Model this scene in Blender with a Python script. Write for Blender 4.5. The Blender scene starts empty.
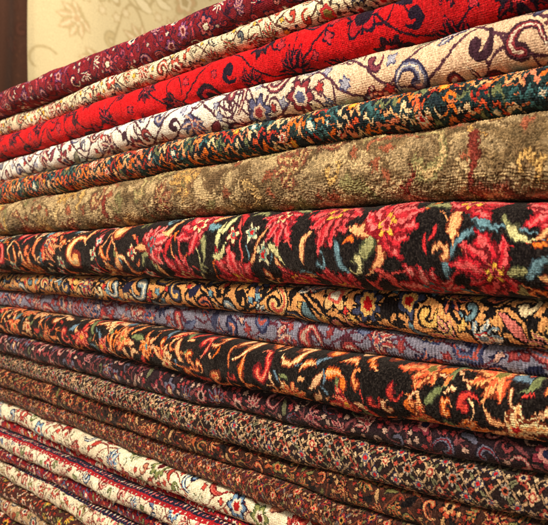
import bpy, math, numpy as np
D=0.6; TH=math.radians(45.8); S=math.sin(TH); C=math.cos(TH); F=650.0
HZ=266.0
def px2x(px,Y=D):
    r=(px-274.0)/F
    return -Y*(C-r*S)/(S+r*C)
def depth(x): return -x*C+D*S
def z_at(px,py): return (HZ-py)*depth(px2x(px))/F
def lin(c):
    c=np.asarray(c,float)/255.0
    return np.where(c<=0.04045,c/12.92,((c+0.055)/1.055)**2.4)
# ---------- noise
def hash2(i,j,seed):
    i=i.astype(np.int64); j=j.astype(np.int64)
    h=(i*374761393+j*668265263+seed*974634777)&0xffffffff
    h=((h^(h>>13))*1274126177)&0xffffffff
    h=(h^(h>>16))&0xffffffff
    return h/4294967295.0
def vn(u,v,seed):
    iu=np.floor(u); iv=np.floor(v); fu=u-iu; fv=v-iv
    fu=fu*fu*(3-2*fu); fv=fv*fv*(3-2*fv)
    a=hash2(iu,iv,seed); b=hash2(iu+1,iv,seed); c=hash2(iu,iv+1,seed); d=hash2(iu+1,iv+1,seed)
    return (a*(1-fu)+b*fu)*(1-fv)+(c*(1-fu)+d*fu)*fv-0.5
# ---------- canvas
class Canvas:
    def __init__(s,L,H,cell,ground,seed):
        s.cell=cell; s.W=int(L/cell)+2; s.Hn=int(H/cell)+2; s.L=L; s.H=H
        s.a=np.zeros((s.Hn,s.W,3)); s.a[:]=ground; s.r=np.random.RandomState(seed)
        s.pts=np.zeros((0,3))
    def win(s,cx,cy,R):
        c=s.cell
        x0=max(0,int((cx-R)/c)); x1=min(s.W,int((cx+R)/c)+2); y0=max(0,int((cy-R)/c)); y1=min(s.Hn,int((cy+R)/c)+2)
        if x1<=x0 or y1<=y0: return None
        X,Y=np.meshgrid((np.arange(x0,x1)+.5)*c-cx,(np.arange(y0,y1)+.5)*c-cy)
        return s.a[y0:y1,x0:x1],X,Y
    def disc(s,cx,cy,R,col):
        w=s.win(cx,cy,R)
        if w is None: return
        a,X,Y=w; a[X*X+Y*Y<R*R]=col
    def flower(s,cx,cy,R,n,rot,cols,amp=.2,div=None):
        w=s.win(cx,cy,R*1.05)
        if w is None: return
        a,X,Y=w; r=np.hypot(X,Y); t=np.arctan2(Y,X)
        K=len(cols)
        fs=[1.,.84,.5,.3,.14] if K>2 else [1.,.72]
        for k,col in enumerate(cols):
            f=fs[k]; am=amp*(1 if k<2 else .5)
            a[r<R*f*(1-am+am*np.cos(n*t+rot))]=col
            if k==1 and K>2:
                a[(r<R*.8)&(np.cos(n*t+rot)<-.86)]=cols[0]
    def leaf(s,cx,cy,l,wd,ang,bend,cols,ser=0.0):
        w=s.win(cx,cy,l*1.15+wd)
        if w is None: return
        a,X,Y=w; ca,sa=math.cos(ang),math.sin(ang)
        A=X*ca+Y*sa; B=-X*sa+Y*ca; q=A/l; B=B-bend*l*(q*q-.4)
        hw=wd*(1-q*q)*(1-.4*q)+ser*wd*np.sin(q*16)
        ok=np.abs(q)<1
        K=len(cols)
        for k,col in enumerate(cols):
            f=1-k*.36 if K>1 else 1
            a[ok&(np.abs(B)<hw*f)&(np.abs(q)<(1-.12*k))]=col
    def comma(s,cx,cy,R,rot,sgn,cols,turns=.75,fat=.3):
        n=max(10,int(R*5/(s.cell)))
        for k,col in enumerate(cols):
            f=[1,.62,.25][k]
            for i in range(n+1):
                q=i/n; a=rot+sgn*q*turns*2*math.pi; rr=R*(.18+.62*q)
                s.disc(cx+rr*math.cos(a),cy+rr*math.sin(a),max(s.cell*.7,R*fat*f*(1-q)**.6+(s.cell*.6 if k==0 else 0)),col)
    def scroll(s,cx,cy,R,rot,sgn,wd,col,turns=1.2):
        n=max(12,int(R*2*math.pi*turns*.6/(s.cell)))
        for i in range(n):
            q=i/n; a=rot+sgn*q*turns*2*math.pi; rr=R*(1-.8*q)
            s.disc(cx+rr*math.cos(a),cy+rr*math.sin(a),wd,col)
    def stem(s,x,y,l,ang,curl,w0,cols):
        n=int(l/s.cell); px,py=x,y; P=[]
        for i in range(n):
            P.append((px,py,w0*(1-i/n)**.7)); px+=math.cos(ang)*s.cell; py+=math.sin(ang)*s.cell; ang+=curl*s.cell/l
        for k,c in enumerate(cols):
            for (a,b,w) in P: s.disc(a,b,max(w*(1,.55)[k],s.cell*.7),c)
    def palm(s,cx,cy,R,ang,cols,n=7,core=None,rag=0.0):
        sp=math.radians(112)
        s.disc(cx,cy,R*.4,cols[0])
        for o in sorted(range(n),key=lambda i:-abs(i-(n-1)/2)):
            e=(o-(n-1)/2)/((n-1)/2)
            l=R*(.5-.1*abs(e))*(1+rag*s.r.uniform(-1,1))
            a=ang+e*sp+rag*s.r.uniform(-.5,.5)
            cc=cols if rag==0 or s.r.rand()<.6 else [cols[0],cols[2],cols[1]]
            s.leaf(cx+math.cos(a)*l*1.0,cy+math.sin(a)*l*1.0,l,R*.25*(1+rag*s.r.uniform(-.6,1)),a,-.25*e+rag*s.r.uniform(-.8,.8),cc,.06+rag*.3)
        if core: s.flower(cx,cy,R*.34,5,0,core)
    def place(s,R,tries,fn,ov=.9,ylim=None,rv=.15):
        r=s.r; n=0
        for _ in range(tries):
            x=r.uniform(0.3,s.L-.05); y=r.uniform(-.3*R,s.H+.3*R) if ylim is None else r.uniform(*ylim)
            q=R*r.uniform(1-rv,1+rv)
            if len(s.pts):
                d=np.hypot(s.pts[:,0]-x,s.pts[:,1]-y)
                if (d<(s.pts[:,2]+q)*ov).any(): continue
            s.pts=np.vstack([s.pts,[x,y,q]]); fn(x,y,q); n+=1
        return n
def c_(*h): return [lin(x) for x in h]
def pick(r,l): return l[r.randint(len(l))]
def packed(cv,R,fl,lf,fill,mix=(.4,.3,.3),dens=1.0,ov=.88,vine=None,vw=.001,small=.3,amp=.2,palm_n=7,fat=.3,vines=2,hooks=1.0,rag=0.0,sd=1.0):
    r=cv.r; A=cv.L*cv.H
    if vine is not None:
        n=int(cv.L/(cv.cell*.8)); xs_=np.linspace(0,cv.L,n)
        for k in range(vines):
            ph=r.rand()*6; ys=cv.H*(.5+.36*np.sin(xs_/(R*5)*2*math.pi/1.6+ph+k*math.pi))
            for x,y in zip(xs_,ys): cv.disc(x,y,vw,vine)
        for k in range(int(A/(R*R*6)*hooks)):
            cv.scroll(r.uniform(0,cv.L),r.uniform(0,cv.H),R*r.uniform(.7,1.3),r.uniform(0,6.3),r.choice([-1,1]),vw*.9,vine,r.uniform(.5,1.1))
    def big(x,y,q):
        u=r.rand(); f=pick(r,fl)
        if u<mix[0]: cv.flower(x,y,q,r.choice([5,6,8]),r.rand()*6,f,amp)
        elif u<mix[0]+mix[1]: cv.palm(x,y,q*1.1,r.uniform(0,6.3),f[:3],palm_n,f[1:][::-1],rag)
        else: cv.comma(x,y,q*1.1,r.uniform(0,6.3),r.choice([-1,1]),f[:3],fat=fat)
    def mid(x,y,q):
        f=pick(r,lf)
        if r.rand()<.5: cv.leaf(x,y,q*1.2,q*.5,r.uniform(0,6.3),r.uniform(-.6,.6),f,.04)
        else: cv.comma(x,y,q*1.1,r.uniform(0,6.3),r.choice([-1,1]),f,fat=fat)
    def sm(x,y,q): cv.flower(x,y,q,r.choice([4,5,6]),r.rand()*6,pick(r,fill))
    cv.place(R,int(A/(R*R)*4*dens),big,ov)
    cv.place(R*.6,int(A/(R*R)*12*dens),mid,ov*.97)
    cv.place(R*small,int(A/(R*R)*18*dens*sd),sm,ov*.95)
def lattice(cv,st,fl,line,lf,fill,lw=.0009):
    r=cv.r
    X,Y=np.meshgrid((np.arange(cv.W)+.5)*cv.cell,(np.arange(cv.Hn)+.5)*cv.cell)
    wx=X+.2*st*2*vn(X/(st*2),Y/(st*2),71); wy=Y+.2*st*2*vn(X/(st*2),Y/(st*2),72)
    for sg in (1,-1):
        q=((wx+sg*wy)/(st*1.5))%1.0; cv.a[np.abs(q-.5)<lw/(st*1.5)*2.4]=lin((12,9,10)); cv.a[(np.abs(q-.5)<lw/(st*1.5)*1.3)]=line
    j=0; y=-st*.2
    while y<cv.H+st:
        x=(j%2)*st*.75
        while x<cv.L:
            xx=x+r.uniform(-.06,.06)*st; yy=y+r.uniform(-.05,.05)*st
            f=fl[(j+int(x/st/1.5)*2)%len(fl)] if r.rand()<.8 else pick(r,fl)
            if r.rand()<.8: cv.flower(xx,yy,st*.46*r.uniform(.9,1.1),r.choice([4,8]),0,f)
            else: cv.palm(xx,yy,st*.5,pick(r,[0,1.57,3.14,4.71]),f[:2],5,f[2:][::-1])
            for a in (.78,2.36,3.9,5.5):
                if r.rand()<.7: cv.leaf(xx+math.cos(a)*st*.60,yy+math.sin(a)*st*.5,st*.24,st*.12,a+r.normal(0,.2),r.uniform(-.5,.5),pick(r,lf))
            cv.flower(xx+st*.75,yy,st*.2,4,0,pick(r,fill))
            x+=st*1.5
        y+=st*.75; j+=1
# ---------- material
MATS={}
def mat(name,bump,sheen,scale=700):
    k=(name,bump,sheen,scale)
    if k in MATS: return MATS[k]
    m=bpy.data.materials.new(name); m.use_nodes=True; N=m.node_tree.nodes; Lk=m.node_tree.links
    b=N['Principled BSDF']; b.inputs['Roughness'].default_value=1
    b.inputs['Specular IOR Level'].default_value=.04
    b.inputs['Sheen Weight'].default_value=sheen; b.inputs['Sheen Roughness'].default_value=.5
    b.inputs['Sheen Tint'].default_value=(1,.88,.75,1)
    at=N.new('ShaderNodeAttribute'); at.attribute_name='pile'
    tc=N.new('ShaderNodeTexCoord')
    no=N.new('ShaderNodeTexNoise'); no.inputs['Scale'].default_value=scale; no.inputs['Detail'].default_value=1
    Lk.new(tc.outputs['Object'],no.inputs['Vector'])
    mr=N.new('ShaderNodeMapRange'); mr.inputs[1].default_value=.3; mr.inputs[2].default_value=.7; mr.inputs[3].default_value=.6; mr.inputs[4].default_value=1.4
    if scale<400: mr.inputs[3].default_value=.9; mr.inputs[4].default_value=1.1
    Lk.new(no.outputs['Fac'],mr.inputs[0])
    mx=N.new('ShaderNodeVectorMath'); mx.operation='SCALE'
    Lk.new(at.outputs['Color'],mx.inputs[0]); Lk.new(mr.outputs[0],mx.inputs['Scale']); Lk.new(mx.outputs[0],b.inputs['Base Color'])
    bp=N.new('ShaderNodeBump'); bp.inputs['Strength'].default_value=bump; bp.inputs['Distance'].default_value=.001
    Lk.new(no.outputs['Fac'],bp.inputs['Height']); Lk.new(bp.outputs[0],b.inputs['Normal'])
    MATS[k]=m
    return m
def grid_mesh(name,P,col):
    R_,Cn=P.shape[:2]
    me=bpy.data.meshes.new(name)
    idx=np.arange(R_*Cn).reshape(R_,Cn)
    q=np.stack([idx[:-1,:-1],idx[1:,:-1],idx[1:,1:],idx[:-1,1:]],-1).reshape(-1,4)
    loops=q.ravel().astype(np.int32); nf=len(q)
    starts=np.arange(nf)*4; tot=np.full(nf,4)
    me.vertices.add(R_*Cn); me.vertices.foreach_set('co',P.reshape(-1).astype(np.float32))
    me.loops.add(len(loops)); me.loops.foreach_set('vertex_index',loops)
    me.polygons.add(len(starts)); me.polygons.foreach_set('loop_start',starts.astype(np.int32))
    try: me.polygons.foreach_set('loop_total',tot.astype(np.int32))
    except Exception: pass
    me.update(calc_edges=True)
    me.polygons.foreach_set('use_smooth',np.ones(len(starts),bool))
    at=me.color_attributes.new('pile','FLOAT_COLOR','POINT')
    cc=np.ones((R_*Cn,4),np.float32); cc[:,:3]=col.reshape(-1,3)
    at.data.foreach_set('color',cc.ravel())
    ob=bpy.data.objects.new(name,me); bpy.context.scene.collection.objects.link(ob)
    return ob
# ---------- boundaries
PX=np.array([0,100,200,300,400,548.])
def vp(y0): return [HZ+(y0-HZ)*(p+394)/394. for p in PX]
B=[ vp(97), [122,83,42,6,-28,-82],[139,104,66,33,-1,-46],
 [163,133,103,75,47,10],[184,160,138,115,95,68],[206,187,167,150,137,114],[236,230,218,212,206,200],
 [272,275,277,285,292,300],[290,300,307,320,332,350],[306,320,333,345,360,378],[330,352,376,395,415,440],
 [350,377,400,425,448,472],[368,400,430,460,487,520],[383,420,453,487,520,568],[397,438,475,513,548,604],
 [416,460,504,544,585,645]]
for y in (428,444,457,474,490,508,530): B.append(vp(y))
XB=np.array([px2x(p) for p in PX])
NC=1060
xs=np.concatenate([np.linspace(-2.0,px2x(-12),110)[:-1], [px2x(p) for p in np.linspace(-12,560,NC)], np.linspace(px2x(560),.35,260)[1:]])
XN=len(xs)
def bound(i):
    z=np.array([z_at(p,y) for p,y in zip(PX,B[i])])
    k=np.polyfit(XB,z,3)
    x=np.clip(xs,-1.6,-.2)
    zz=np.polyval(k,x)
    return zz+.0026*vn(xs*11+i*7.3,xs*0+i*3.1,5)+.004*vn(xs*4+i*4.3,xs*0+i*1.7,8)
BZ=[bound(i) for i in range(len(B))]
for i in range(1,len(BZ)): BZ[i]=np.minimum(BZ[i],BZ[i-1]-.010)
X0=-2.0; LEN=2.35
def make_rug(i,cv,label,knot=.0010,disp=.0005,jit=.0007,warp=.0014,bulge=.40,out=0.0,rib=0.0,sheen=.12,bump=.6,streak=.0005,cvar=.36,nub=0.0,scale=700,fib=.45,tuft_glint=.012):
    top=BZ[i]-.0004; bot=BZ[i+1]+.0004
    h=(top-bot); mid=(top+bot)/2; hm=float(np.mean(h))
    rows=int(np.clip(hm*1.5/.00055,44,165))
    t=np.linspace(0,1,rows)
    U=np.broadcast_to(xs,(rows,XN)); T=np.broadcast_to(t[:,None],(rows,XN))
    lean=.5*vn(xs*3.1+i*3.7,xs*0+i,14)[None,:]+.2*vn(xs*9+i*3.7,xs*0+i,15)[None,:]
    ph=(T-.5)*math.pi; ph=ph+lean*np.cos(ph)*.9
    sz=np.sign(np.sin(ph))*np.abs(np.sin(ph))**.94; cy=np.abs(np.cos(ph))**.58
    Rr=bulge*hm*(1+.5*vn(xs*5+i,xs*0+i,11))
    off=-.004-out+.016*vn(xs*2.2+i*5,xs*0,12)
    arc=hm*1.4; V=T*arc
    ys=.012-(Rr[None,:]+.012-off[None,:])*cy
    zs=mid[None,:]-h[None,:]/2*sz
    kr=np.sin((V+.0006*vn(U/.01,V/.01,i+5))/.0021*2*math.pi)
    d=disp*( (hash2(np.floor((U-X0)/knot),np.floor(V/knot),i+50)-.5)*1.1 + 1.5*vn(U/.008,V/.008,i+60)+.3*kr)+.005*vn(U/.06,V/.035,i+61)+.002*vn(U/.02,V/.03,i+62)
    if nub>0:
        k2=.0030; uu_=(U-X0)+.0035*vn(U/.009,V/.009,i+7)*2; vv_=V+.0036*vn(U/.008,V/.008,i+8)*2
        ox=((np.floor(vv_/k2)).astype(int)%2)*.5
        fx=(uu_/k2+ox)%1-.5; fy=(vv_/k2)%1-.5
        hh=hash2(np.floor(uu_/k2+ox),np.floor(vv_/k2),i+3)
        nb=(np.clip(1-2.8*(fx*fx+fy*fy),0,1)-.4)*(.3+1.1*hh)+.9*vn(U/.0022,V/.003,i+9)
        d=d+nub*nb
    if rib>0: d=d+rib*np.sin((U-X0)/.0038*2*math.pi)*(.6+vn(U/.02,V/.02,i+4))
    d=d*np.clip(cy*2.0,0,1)
    ys=ys-d*cy; zs=zs-d*sz*.8
    uu=U-X0; wu=warp*2*vn(U/.014,V/.010,i+70)+streak*2*vn(U/.0025,V/.007,i+71)
    wv=warp*1.6*vn(U/.012,V/.012,i+72)+streak*3*vn(U/.0016,V/.02,i+73)
    ju=jit*(hash2(np.floor(uu/knot),np.floor(V/knot),i+80)-.5)
    ix=np.clip(((np.floor((uu+wu+ju)/knot)+.5)*knot/cv.cell).astype(int),0,cv.W-1)
    iy=np.clip(((np.floor((V*cv.H/arc+wv)/knot)+.5)*knot/cv.cell).astype(int),0,cv.Hn-1)
    hk=hash2(np.floor(U/.0013),np.floor(V/.0013),i+90)
    col=cv.a[iy,ix]*(1+cvar*(hk-.5))[...,None]
    col=col*(1+.4*vn(U/.05,V/.03,i+91)+fib*vn(U/.0016,V/.0065,i+92)+.07*kr)[...,None]
    col=col+tuft_glint*(hk**3)[...,None]*np.array([1.25,1.0,.8])  # randomly brighter tufts, brownish glints put into the pile colour
    if nub>0: col=col*np.clip(1+nb*.9,.3,1.5)[...,None]
    if rib>0: col=col*(1+.22*np.sin((U-X0)/.0038*2*math.pi))[...,None]
    col=np.clip(col,.0015,.86)
    P=np.stack([U,ys,zs],-1)
    tp=np.stack([xs,np.full(XN,.55),top-.0006],-1)[None]; bt=np.stack([xs,np.full(XN,.55),bot+.0006],-1)[None]
    P=np.concatenate([tp,P,bt,tp],0); col=np.concatenate([col[:1],col,col[-1:],col[:1]],0)
    ob=grid_mesh('folded_rug',P,col)
    ob.data.materials.append(mat('rug_pile',bump,sheen,scale))
    ob['label']=label; ob['category']='rug'; ob['group']='stack of folded rugs'
    return ob
def H_(i): return float(np.mean(BZ[i]-BZ[i+1]))*1.4
def CV(i,g,cell=.0009): return Canvas(LEN,H_(i),cell,lin(g),i+100)

black=(14,11,14); navy=(24,26,54); cream=(236,220,188); red=(180,22,26); dred=(100,12,22); org=(232,114,36); peach=(242,168,110)
teal=(60,112,118); pink=(228,112,110); gold=(226,170,60); olive=(120,110,50); lblue=(116,148,176); brown=(84,46,34); sal=(234,136,98); tan=(200,168,126)
cv=CV(0,(122,18,32)); packed(cv,.016,[c_((40,14,40),(160,30,50),cream,navy),c_(navy,(190,90,90),dred,cream),c_((46,10,30),(120,60,100),(200,140,130),dred)],[c_((44,16,44),(150,60,80)),c_(navy,(190,60,70)),c_((40,10,24),(190,110,100))],[c_(navy,(206,180,160)),c_(navy,(190,60,70)),c_((50,10,30),)],dens=.8,ov=1.0,vine=lin((50,14,40)),vw=.0012)
make_rug(0,cv,'burgundy folded rug with small navy and pink flowers')
cv=CV(1,(230,210,172)); packed(cv,.018,[c_(brown,(190,76,60),cream,dred),c_(navy,(150,140,110),cream,red),c_((60,44,40),(210,190,150),(180,50,50),olive)],[c_((80,64,40),(166,150,90)),c_(brown,(180,60,44)),c_(navy,(110,116,110)),c_((60,44,40),(210,196,160))],[c_(dred,(210,90,60)),c_(navy,gold)],dens=.8,ov=.94,vine=lin((84,50,42)),vw=.0012,fat=.28)
make_rug(1,cv,'cream folded rug with brown scrolls and small red flowers')
# red
cv=CV(2,(204,12,22)); X=np.arange(cv.W)*cv.cell; k=np.clip((X-1.42)/.25,0,1)[None,:,None]; cv.a=cv.a*(1-k)+lin((172,12,20))*k
packed(cv,.027,[c_((22,10,26),(120,12,26),(26,12,34),(210,60,60)),c_((20,10,26),(50,12,34),(190,30,40),navy),c_((24,12,32),(176,20,34),(30,12,30),(30,14,34)),c_((20,10,24),(36,14,38),(140,14,30),red)],[c_((22,10,26),(80,12,28)),c_((26,12,34),),c_((34,10,26),(150,18,30))],[c_((30,12,34),(180,40,50))],mix=(.3,.5,.2),dens=.7,ov=1.12,vine=lin((40,10,28)),vw=.0014,fat=.36,vines=1,hooks=.5,rag=.15,sd=.12)
make_rug(2,cv,'bright red folded rug with separate dark navy outlined flowers',warp=.002)
# cream/peach
cv=CV(3,(244,230,208)); k=np.clip((np.arange(cv.W)*cv.cell-1.28)/.3,0,1)[None,:,None]; cv.a=cv.a*(1-k)+lin((222,186,150))*k
packed(cv,.026,[c_((66,36,46),(140,50,58),(230,204,176),(90,94,120)),c_((50,46,74),(120,122,144),(226,204,180),dred),c_((74,40,50),(130,54,66),(226,196,168),(120,110,120)),c_((50,44,66),(100,100,130),(214,176,148),(150,50,54))],[c_((56,48,68),(126,126,134)),c_((74,40,46),(156,60,58)),c_((60,56,62),(140,136,110)),c_((74,36,50),(126,56,68)),c_((60,34,46),)],[c_((84,46,50),(180,60,56)),c_((70,70,104),(160,160,170))],mix=(.12,.36,.52),dens=.9,ov=.92,vine=lin((84,48,60)),vw=.0016,fat=.27,hooks=1.6,rag=.15,sd=.4)
make_rug(3,cv,'cream and peach folded rug with mauve-grey vines and red blossoms',warp=.0014)
# teal/orange stepped
cv=CV(4,(22,34,38)); r=cv.r
XX,YY=np.meshgrid(np.arange(cv.W)*cv.cell,np.arange(cv.Hn)*cv.cell)
XQ=np.floor(XX/.0018)*.0018; YQ=np.floor(YY/.0014)*.0014
tri=np.abs(((XQ/.016+.5*vn(XX/.03,YY/.03,6))%1)-.5)*2
q=YQ/cv.H*9+2.0*vn(XQ/.045,YQ/.03,5)+1.6*tri+.7*vn(XQ/.009,YQ/.007,7)
idx=np.floor(q); fr=q-idx
seg=np.floor(XQ/.016+.5*idx)
lightp=np.array([lin(p) for p in [org,(226,190,140),(214,84,44),peach,(110,116,76),sal,(176,50,38),(232,130,60),(60,104,104)]])
darkp=np.array([lin(p) for p in [(22,30,36),(28,50,54),(20,26,34),(34,60,58)]])
cl=lightp[(hash2(idx,seg,9)*9).astype(int)%9]; cd=darkp[(hash2(idx,seg,10)*4).astype(int)%4]
isd=(idx.astype(int)%2==0)
cv.a=np.where(isd[...,None],cd,cl); cv.a[(~isd)&(fr<.2)]=lin((18,24,28))
m=(vn(XQ/.007,YQ/.003,41)>.3); cv.a[m]=lin((22,34,38))
m=(vn(XQ/.009,YQ/.004,47)>.3)&isd; cv.a[m]=lin((216,120,70))
for q in range(70):
    cv.flower(r.uniform(0,LEN),r.uniform(.1,.9)*cv.H,r.uniform(.006,.011),6,r.rand()*6,pick(r,[c_(black,sal,cream,red),c_(black,teal,cream),c_(black,org,gold),c_(black,(40,60,60),(30,44,50))]))
make_rug(4,cv,'dark green folded rug with jagged orange, salmon and cream steps',knot=.0012,disp=.0008,streak=.0013,warp=.0020)
# olive
cv=CV(5,(142,120,86),.0013); r=cv.r
XX,YY=np.meshgrid(np.arange(cv.W)*cv.cell,np.arange(cv.Hn)*cv.cell)
wx=XX+.03*vn(XX/.05,YY/.04,3); wy=YY+.03*vn(XX/.05,YY/.04,4)
n=vn(wx/.055,wy/.014,31)+.5*vn(wx/.02,wy/.007,32)
cv.a[n>.12]=lin((172,148,106)); cv.a[n<-.14]=lin((116,94,62)); cv.a[n<-.30]=lin((90,72,46))
packed(cv,.034,[c_((92,70,44),(184,150,94),(134,110,72),(120,56,38)),c_((94,66,42),(192,148,80),(140,110,70),(104,96,56)),c_((88,60,42),(124,60,44),(180,150,100),(108,84,52)),c_((96,76,50),(130,122,78),(180,152,104),(106,66,44))],[c_((90,68,42),(188,150,86)),c_((94,80,50),(120,114,72)),c_((88,54,38),(116,54,40)),c_((96,76,50),(172,146,100)),c_((90,68,44),)],[c_((90,66,42),(136,70,46))],mix=(.1,.3,.6),dens=.5,ov=.92,vine=lin((92,72,46)),vw=.0024,fat=.3)
cv.a=cv.a*.9+lin((138,118,86))*.1
for q in range(30):
    x=r.uniform(.4,LEN); cv.stem(x,r.uniform(0,1)*cv.H,r.uniform(.04,.08),r.uniform(0,6.3),r.uniform(-4,4),r.uniform(.003,.006),pick(r,[c_((92,40,30),(116,46,36)),c_((100,66,44),(150,86,58)),c_((120,90,50),(196,156,84))]))
make_rug(5,cv,'thick olive-tan folded rug, coarse nubby pile, faded rust scrolls',knot=.0022,disp=.0006,jit=.003,warp=.005,bump=.7,streak=.002,out=.006,sheen=.1,nub=.0016,fib=.3,cvar=.5)
# black big roses
cv=CV(6,(16,12,14)); r=cv.r; H=cv.H
def warmL(x): return x<1.2
def rose(x,y,q):
    if warmL(x): f=pick(r,[c_((120,36,20),org,peach,(70,100,70)),c_((110,30,20),(240,150,84),(250,200,140),dred),c_(dred,(226,84,60),peach,teal),c_(dred,(206,44,50),(238,120,104),gold)])
    else: f=pick(r,[c_((130,16,28),(204,40,52),(230,106,102),gold),c_((120,20,34),(226,104,102),(190,30,44),(226,210,150)),c_(dred,(190,32,46),(216,84,84),gold),c_((120,24,30),(232,134,124),(200,50,58),(70,120,120))])
    a=r.uniform(0,6.3)
    if warmL(x) and r.rand()<.55: cv.comma(x,y,q*1.05,a,r.choice([-1,1]),f[:3],turns=.75,fat=.36); return
    for k in range(3):
        b=a+math.pi+r.uniform(-1.2,1.2); cv.leaf(x+math.cos(b)*q*.75,y+math.sin(b)*q*.75,q*.5,q*.17,b+r.uniform(-.4,.4),r.uniform(-.7,.7),pick(r,[c_((40,60,66),(100,140,150)),c_((60,66,44),(150,150,100)),c_((120,50,30),peach)]),.06)
    cv.palm(x,y,q*1.1,a,f[:3],8,None,rag=.24)
    cv.flower(x,y,q*.38,5,r.rand()*6,[f[0],f[3],f[2],f[0]],.25)
def gfl(x,y,q): cv.flower(x,y,q,pick(r,[4,5,6]),r.rand()*6,pick(r,[c_((60,40,40),(216,208,160),(110,146,130),red),c_(dred,(216,204,150),(200,60,60),(70,120,110)),c_((40,50,60),(96,136,146),cream,red),c_(dred,pink,cream,teal)]),.3)
SWR=[c_(dred,(190,40,44)),c_((120,40,24),org,peach),c_((110,50,30),peach),c_((40,60,70),(100,136,146)),c_((110,20,26),(212,80,72)),c_((70,70,50),(206,200,140)),c_((130,50,30),(236,146,90),(246,202,150)),c_((60,64,44),(140,140,92))]
SWL=[c_((120,40,24),org,peach),c_((110,50,30),peach,(250,210,150)),c_((120,44,30),(236,120,70)),c_((60,60,40),(120,120,72)),c_(dred,(206,60,50)),c_((130,50,30),(240,160,100))]
def swoosh(x,y,q):
    f=pick(r,SWL if warmL(x) else SWR)
    if r.rand()<.6: cv.leaf(x,y,q*1.6,q*.46,r.choice([.7,-.7,1.3,-1.3])+r.normal(0,.35),r.uniform(-.8,.8),f,.08)
    else: cv.comma(x,y,q*1.2,r.uniform(0,6.3),r.choice([-1,1]),f,turns=.6,fat=.32)
for k in range(75):
    x=r.uniform(.4,LEN); f=pick(r,SWL if warmL(x) else SWR)[:2]
    cv.stem(x,r.uniform(0,1)*H,r.uniform(.06,.12),r.choice([.9,-.9,2.2,-2.2])+r.normal(0,.3),r.uniform(-3,3),r.uniform(.002,.0040),f)
cv.place(.037,1200,rose,.98,(.1*H,.9*H))
cv.place(.0145,1400,gfl,.96); cv.place(.0125,4200,swoosh,.86); cv.place(.006,4000,lambda x,y,q: cv.leaf(x,y,q*1.4,q*.45,r.uniform(0,6.3),r.uniform(-.6,.6),pick(r,SWL if warmL(x) else SWR)[:2]),.95)
make_rug(6,cv,'thick black folded rug with large red and pink roses',knot=.0010,warp=.0026,out=.008,streak=.0013,fib=.6,bulge=.46,disp=.0007,tuft_glint=.02)
# gold
cv=CV(7,(214,150,88)); packed(cv,.024,[c_(black,(220,174,112),(196,84,66),cream),c_(black,(210,112,76),navy,(216,170,90)),c_(navy,(222,184,120),(160,46,50),teal),c_(black,(54,60,84),(220,170,96),red),c_(black,(210,130,116),(222,180,110),navy),c_(black,(120,140,148),cream,red)],[c_(black,(220,170,90)),c_(navy,(220,120,60)),c_(black,(100,130,136)),c_(black,),c_(navy,),c_(black,(204,112,100)),c_(black,(220,196,150))],[c_(black,(220,170,90)),c_(navy,(110,150,160)),c_(black,(190,50,44)),c_(black,)],mix=(.15,.25,.6),dens=1.1,ov=.78,vine=lin(black),vw=.0020,fat=.42,rag=.15)
make_rug(7,cv,'peach-gold folded rug with black outlined scrolls and rosettes',rib=.0003,warp=.0026,knot=.0011)
# lavender
cv=CV(8,(122,120,134)); packed(cv,.024,[c_((90,26,36),(176,90,84),(116,116,134),navy),c_((40,44,74),(84,94,124),(170,80,70),tan),c_((76,34,44),(160,60,58),(186,154,134),(60,64,90)),c_(navy,(60,68,98),(180,116,96),(126,128,140))],[c_((46,50,80),(92,102,130)),c_((100,28,36),(170,76,70)),c_((64,40,54),(186,154,134)),c_(navy,),c_((60,64,90),)],[c_(navy,(186,146,126)),c_((100,28,36),(150,62,60))],mix=(.15,.3,.55),dens=1,ov=.85,vine=lin((84,36,50)),vw=.0014,fat=.4,rag=.2)
make_rug(8,cv,'muted blue-grey folded rug with rust and navy motifs, ribbed weave',rib=.0007,warp=.0032,out=-.007,knot=.0018,bulge=.3)
# black orange
cv=CV(9,(16,12,12)); r=cv.r
sw=[c_((120,40,20),org,peach),c_((110,50,30),peach),c_((40,54,66),(96,124,140)),c_((50,56,40),(110,120,76)),c_((130,44,20),(238,144,80)),c_(dred,(200,60,48)),c_((110,50,30),(234,180,130)),c_((120,44,24),(232,130,70),(244,190,130))]
def og(x,y,q):
    f=pick(r,[c_((120,40,20),org,peach,teal),c_(dred,(220,80,54),peach,(90,120,80)),c_((110,44,24),(238,154,92),(220,88,50),olive),c_(dred,(200,50,44),sal,gold),c_((110,44,24),(240,160,100),(250,206,150),red)])
    a=r.uniform(0,6.3)
    if r.rand()<.7:
        for k in range(3):
            b=a+math.pi+r.uniform(-1.4,1.4); cv.leaf(x+math.cos(b)*q*.75,y+math.sin(b)*q*.75,q*.5,q*.18,b,r.uniform(-.7,.7),pick(r,sw)[:2],.06)
        cv.palm(x,y,q*1.05,a,f[:3],7,[f[2],f[1],f[3]],rag=.3)
    else: cv.comma(x,y,q*.95,a,r.choice([-1,1]),f[:3],turns=.7,fat=.34)
for k in range(80):
    cv.stem(r.uniform(.3,LEN),r.uniform(0,1)*cv.H,r.uniform(.03,.07),r.uniform(0,6.3),r.uniform(-3.5,3.5),r.uniform(.0018,.0034),pick(r,sw)[:2])
cv.place(.025,1500,og,.87)
cv.place(.011,4500,lambda x,y,q:(cv.leaf(x,y,q*1.5,q*.48,r.uniform(0,6.3),r.uniform(-.7,.7),pick(r,sw),.06) if r.rand()<.65 else cv.comma(x,y,q*1.2,r.uniform(0,6.3),r.choice([-1,1]),pick(r,sw),turns=.6,fat=.34)),.82)
cv.place(.005,4000,lambda x,y,q: cv.leaf(x,y,q*1.4,q*.48,r.uniform(0,6.3),r.uniform(-.7,.7),pick(r,sw)[:2]),.9)
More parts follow.
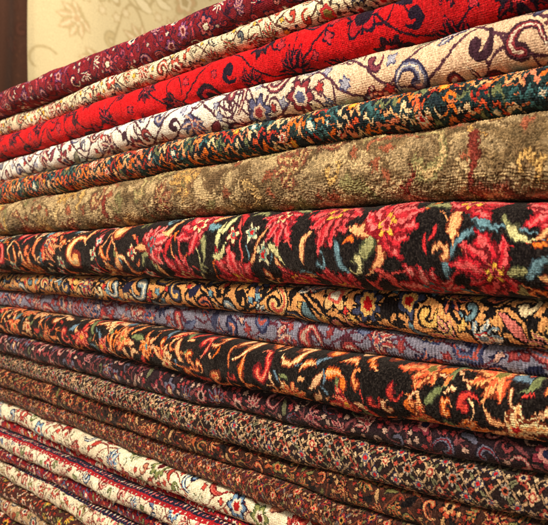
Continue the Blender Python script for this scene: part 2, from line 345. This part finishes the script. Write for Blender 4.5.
make_rug(9,cv,'black folded rug with bright orange, peach and green leaf scrolls',warp=.0024,streak=.0012,out=.004,fib=.6,bulge=.44,disp=.0007,tuft_glint=.02)
# plum
cv=CV(10,(36,22,28)); packed(cv,.017,[c_(black,(150,62,66),(186,146,130),black),c_((20,18,30),(100,98,114),dred,tan),c_(black,(116,40,52),(180,122,112),navy)],[c_(black,(130,56,58)),c_(black,(150,122,106)),c_(black,(104,104,76)),c_(black,(84,84,100))],[c_(black,(180,146,126)),c_(black,(150,54,56))],dens=1,ov=.84,vine=lin((116,60,62)),vw=.0011,rag=.15)
make_rug(10,cv,'dark plum folded rug with small pink and grey flowers')
LK=dict(warp=.001,streak=.0003,jit=.0004,knot=.0008,cvar=.3,fib=.35)
cv=CV(11,(34,22,22),.0008); lattice(cv,.0175,[c_(black,(196,160,120),(150,50,44),tan),c_(black,(156,60,50),tan,navy),c_(black,(150,136,118),(170,84,56),black),c_(navy,(190,162,122),(90,90,104),red)],lin((160,128,94)),[c_(black,(184,148,108)),c_(black,(146,60,46)),c_(black,(110,106,76))],[c_(black,(206,176,134)),c_(black,(170,70,52)),c_(navy,(176,146,110))])
make_rug(11,cv,'dark brown folded rug with lattice of tan and rust blossoms',**LK)
cv=CV(12,(58,32,24),.0008); packed(cv,.013,[c_(black,(166,70,44),(200,148,96),black),c_(black,(116,110,64),(184,100,56),dred),c_(black,(176,120,74),(120,34,30),black)],[c_(black,(170,86,48)),c_(black,(112,106,60)),c_(black,(176,136,90)),c_(black,)],[c_(black,(184,140,90)),c_(black,(150,44,34))],mix=(.3,.4,.3),dens=1,ov=.8,vine=lin((120,60,40)),vw=.001)
make_rug(12,cv,'dark rust folded rug with dense olive and orange leaves',warp=.0016)
cv=CV(13,(70,30,26),.0008); lattice(cv,.0145,[c_(black,(176,92,56),tan,red),c_(navy,(150,48,42),(190,140,70),black),c_(black,(166,128,88),(130,36,34),black)],lin((120,64,44)),[c_(black,(160,100,58)),c_(black,(96,94,56)),c_(navy,(130,112,96))],[c_(black,(190,150,110)),c_(black,(150,44,34))])
make_rug(13,cv,'reddish brown folded rug with dense small flowers',**LK)
cv=CV(14,(240,222,186)); packed(cv,.020,[c_(dred,(190,50,44),cream,(90,116,74)),c_((70,86,50),(140,144,84),cream,dred),c_(dred,(200,100,80),(160,36,40),cream),c_(navy,lblue,cream,red)],[c_((70,84,44),(130,136,80)),c_(brown,(186,64,50)),c_((100,50,44),(200,130,96))],[c_(dred,(196,76,60)),c_((80,90,54),cream)],dens=.9,ov=1.0,vine=lin((130,56,46)),vw=.0011,hooks=.9,rag=.1)
make_rug(14,cv,'cream folded rug with red flowers and olive leaf vines')
def guard(cv,v0,v1,g,cols,st=.011):
    n=cv.Hn; cv.a[int(n*v0):int(n*v1)]=lin(g); y=(v0+v1)/2*cv.H; q=max((v1-v0)*cv.H*.36,.0016); x=.3
    while x<LEN:
        cv.flower(x,y,q*cv.r.uniform(.8,1.15),4,0,pick(cv.r,cols)); x+=st*cv.r.uniform(.85,1.15)
cv=CV(15,(160,24,32)); 
packed(cv,.012,[c_(black,cream,red,cream),c_(navy,(206,66,66),cream,navy)],[c_(navy,cream),c_(navy,lblue),c_(dred,pink)],[c_(navy,cream),c_(navy,gold)],mix=(.5,.2,.3),dens=.9,ov=.9)
guard(cv,0,.24,navy,[c_(dred,cream),c_(black,(190,60,50))]); guard(cv,.76,1,navy,[c_(dred,cream),c_(black,lblue)])
make_rug(15,cv,'thin red and navy striped folded rug with cream flowers',out=-.002)
cv=CV(16,(240,222,188)); packed(cv,.015,[c_(dred,(190,60,64),cream,navy),c_(navy,lblue,cream,red),c_(dred,(206,110,100),cream,dred)],[c_(navy,(110,122,150)),c_(brown,(186,56,54)),c_((70,84,54),(136,140,90))],[c_(dred,pink),c_(navy,cream)],dens=.9,ov=.98,vine=lin((120,60,54)),vw=.001,hooks=.9)
guard(cv,0,.18,navy,[c_(red,cream),c_(black,pink)],.009); guard(cv,.18,.3,(166,24,32),[c_(navy,cream)],.012); guard(cv,.85,1.,(150,24,32),[c_(navy,cream)],.01)
make_rug(16,cv,'ivory folded rug with crimson flowers and navy red borders')
cv=CV(17,(132,22,30)); packed(cv,.013,[c_(navy,(206,130,100),cream,red),c_(navy,(100,112,140),red,cream)],[c_(navy,(196,120,90)),c_(black,(130,124,80))],[c_(navy,cream),c_(black,(210,90,64))],dens=.9,ov=.9,vine=lin(navy))
make_rug(17,cv,'deep red folded rug with navy outlined flowers')
cv=CV(18,(236,218,182)); packed(cv,.016,[c_(dred,(190,72,54),cream,olive),c_(brown,(150,146,90),cream,red)],[c_((80,84,44),(150,144,86)),c_(brown,(186,80,54))],[c_(dred,pink),c_(navy,cream)],dens=.8,ov=.98,vine=lin((120,66,50)),vw=.001,hooks=.9)
guard(cv,0,.17,navy,[c_(red,cream)],.010); guard(cv,.82,1.,(140,30,34),[c_(navy,cream)],.011)
make_rug(18,cv,'beige folded rug with rust flowers and dark border stripes')
cv=CV(19,(70,32,28)); packed(cv,.014,[c_(black,(186,90,56),cream,dred),c_(black,(130,124,70),gold,red)],[c_(black,(186,120,76)),c_(black,(120,114,66))],[c_(black,tan),c_(black,(176,56,36))],dens=.9)
make_rug(19,cv,'brown folded rug with orange and olive blossoms')
cv=CV(20,(200,166,124)); packed(cv,.015,[c_(dred,(176,60,50),cream,navy),c_(navy,(120,120,110),cream,red)],[c_(brown,(166,76,50)),c_((70,74,44),(130,130,80))],[c_(dred,cream),c_(navy,cream)],dens=.9,ov=.95,vine=lin(brown))
make_rug(20,cv,'tan folded rug with brown vines and rust flowers')
cv=CV(21,(62,32,30)); packed(cv,.016,[c_(black,(190,106,66),cream,red),c_(black,(170,56,46),gold,black)],[c_(black,(186,120,76)),c_(black,(120,114,66))],[c_(black,cream),c_(black,(176,56,36))],dens=.9)
make_rug(21,cv,'dark brown folded rug lying on the floor under other rugs')

# ---------- setting
def simple(name,c1,c2,scale,rough=.8,bump=.2):
    m=bpy.data.materials.new(name); m.use_nodes=True; N=m.node_tree.nodes; Lk=m.node_tree.links; b=N['Principled BSDF']
    b.inputs['Roughness'].default_value=rough
    no=N.new('ShaderNodeTexNoise'); no.inputs['Scale'].default_value=scale; no.inputs['Detail'].default_value=6
    tc=N.new('ShaderNodeTexCoord'); Lk.new(tc.outputs['Object'],no.inputs['Vector'])
    cr=N.new('ShaderNodeValToRGB'); cr.color_ramp.elements[0].color=(*lin(c1),1); cr.color_ramp.elements[1].color=(*lin(c2),1)
    cr.color_ramp.elements[0].position=.35; cr.color_ramp.elements[1].position=.65
    Lk.new(no.outputs['Fac'],cr.inputs[0]); Lk.new(cr.outputs[0],b.inputs['Base Color'])
    bp=N.new('ShaderNodeBump'); bp.inputs['Strength'].default_value=bump; Lk.new(no.outputs['Fac'],bp.inputs['Height']); Lk.new(bp.outputs[0],b.inputs['Normal'])
    return m
def box(name,lo,hi,m):
    import bmesh
    bm=bmesh.new(); bmesh.ops.create_cube(bm,size=1)
    for v in bm.verts:
        v.co=[(lo[k]+hi[k])/2+v.co[k]*(hi[k]-lo[k]) for k in range(3)]
    me=bpy.data.meshes.new(name); bm.to_mesh(me); bm.free(); ob=bpy.data.objects.new(name,me); bpy.context.scene.collection.objects.link(ob); me.materials.append(m); return ob
zf=float(BZ[-1].min())-.004
fl_=box('floor',(-5,-3,zf-.1),(3,4,zf),simple('floor_wood',(92,60,38),(120,82,52),6,.5)); fl_['kind']='structure'
w=box('wall',(-3.72,-3,zf),(-3.6,4,2.4),simple('plaster',(150,122,86),(168,140,100),3)); w['kind']='structure'; w['label']='warm beige plaster wall behind the hanging rugs'; w['category']='wall'
def hang(name,y0,y1,z0,z1,cv,x,label,fold,nf,ny=420,nz=700):
    yy=np.linspace(y0,y1,ny); zz=np.linspace(z1,z0,nz)
    Y,Z=np.meshgrid(yy,zz)
    Xp=x+fold*np.sin(Y*nf*2*math.pi+vn(Y*2,Z*1.5,9)*1.2)+.012*vn(Y*3,Z*2,7)
    P=np.stack([Xp,Y,Z],-1)
    a=cv.a
    for _ in range(3):
        a=(a+np.roll(a,1,0)+np.roll(a,-1,0)+np.roll(a,1,1)+np.roll(a,-1,1))/5
    ix=np.clip(((Y-y0)/cv.cell).astype(int),0,cv.W-1); iy=np.clip(((z1-Z)/cv.cell).astype(int),0,cv.Hn-1)
    col=a[iy,ix]*(1+.05*(hash2(ix,iy,5)-.5))[...,None]
    col=col*(1+.3*vn(Y*2.5,Z*1.8,19))[...,None]
    Pb=P.copy(); Pb[...,0]-=.012
    P2=np.concatenate([P,Pb[::-1],P[:1]],0); col=np.concatenate([col,col[::-1],col[:1]],0)
    ob=grid_mesh(name,P2,col); ob.data.materials.append(mat('hanging_pile',.08,.05,180)); ob['label']=label; ob['category']='rug'
    return ob
cv=Canvas(1.9,2.5,.004,lin((204,188,144)),905)
packed(cv,.13,[c_((166,144,96),(216,202,162),(186,158,108),(176,126,88)),c_((170,150,102),(186,152,108),(214,198,158),(164,142,96))],[c_((164,146,100),(216,202,162)),c_((158,140,96),(184,164,116))],[c_((172,146,96),(214,198,158))],dens=.6,ov=1.0,vine=lin((164,144,98)),vw=.008,mix=(.4,.4,.2))
cv.a=cv.a*.72+lin((204,188,144))*.28
hang('hanging_rug',1.03,2.85,-.35,2.0,cv,-3.5,'pale golden rug with faded vine pattern hanging on the wall',.008,1.6)
cv=Canvas(.6,2.5,.004,lin((64,42,32)),902)
packed(cv,.05,[c_((44,26,20),(84,48,38),(72,46,34)),c_((50,26,20),(80,54,40),(56,36,28))],[c_((44,26,20),(76,50,38))],[c_((44,26,20),(86,56,40))],dens=.3)
cv.a=cv.a*.5+lin((66,44,34))*.5
hang('hanging_rug',.6,1.0,-.35,2.0,cv,-3.42,'dark brown rug hanging in soft pleats beside a pale rug',.03,5,300,300)
# ---------- lights
w=bpy.data.worlds.new('World'); bpy.context.scene.world=w; w.use_nodes=True
w.node_tree.nodes['Background'].inputs[0].default_value=(1,.87,.74,1); w.node_tree.nodes['Background'].inputs[1].default_value=.62
def area(name,loc,tgt,size,e,col):
    from mathutils import Vector
    l=bpy.data.lights.new(name,'AREA'); l.size=size; l.energy=e; l.color=col
    o=bpy.data.objects.new(name,l); o.location=loc; o.rotation_euler=(Vector(tgt)-Vector(loc)).to_track_quat('-Z','Y').to_euler(); bpy.context.scene.collection.objects.link(o)
area('overhead_light',(-.85,-1.5,1.45),(-.85,0,-.1),.5,66,(1,.89,.76))
area('overhead_light',(-2.2,.6,2.2),(-3.5,1.8,.8),.5,38,(1,.9,.78))  # added light out of view, brightens the backdrop of hanging rugs
# ---------- camera
cam=bpy.data.cameras.new('Camera'); co=bpy.data.objects.new('Camera',cam); bpy.context.scene.collection.objects.link(co)
co.location=(0,-D,0); co.rotation_euler=(math.pi/2,0,math.pi/2-TH); cam.sensor_width=36; cam.lens=F/548*36; cam.shift_y=3.5/548; cam.clip_end=50; cam.clip_start=.01
cam.dof.use_dof=True; cam.dof.focus_distance=.78; cam.dof.aperture_fstop=14
bpy.context.scene.camera=co
s=bpy.context.scene; s.view_settings.view_transform='Standard'; s.view_settings.look='None'; s.view_settings.exposure=0
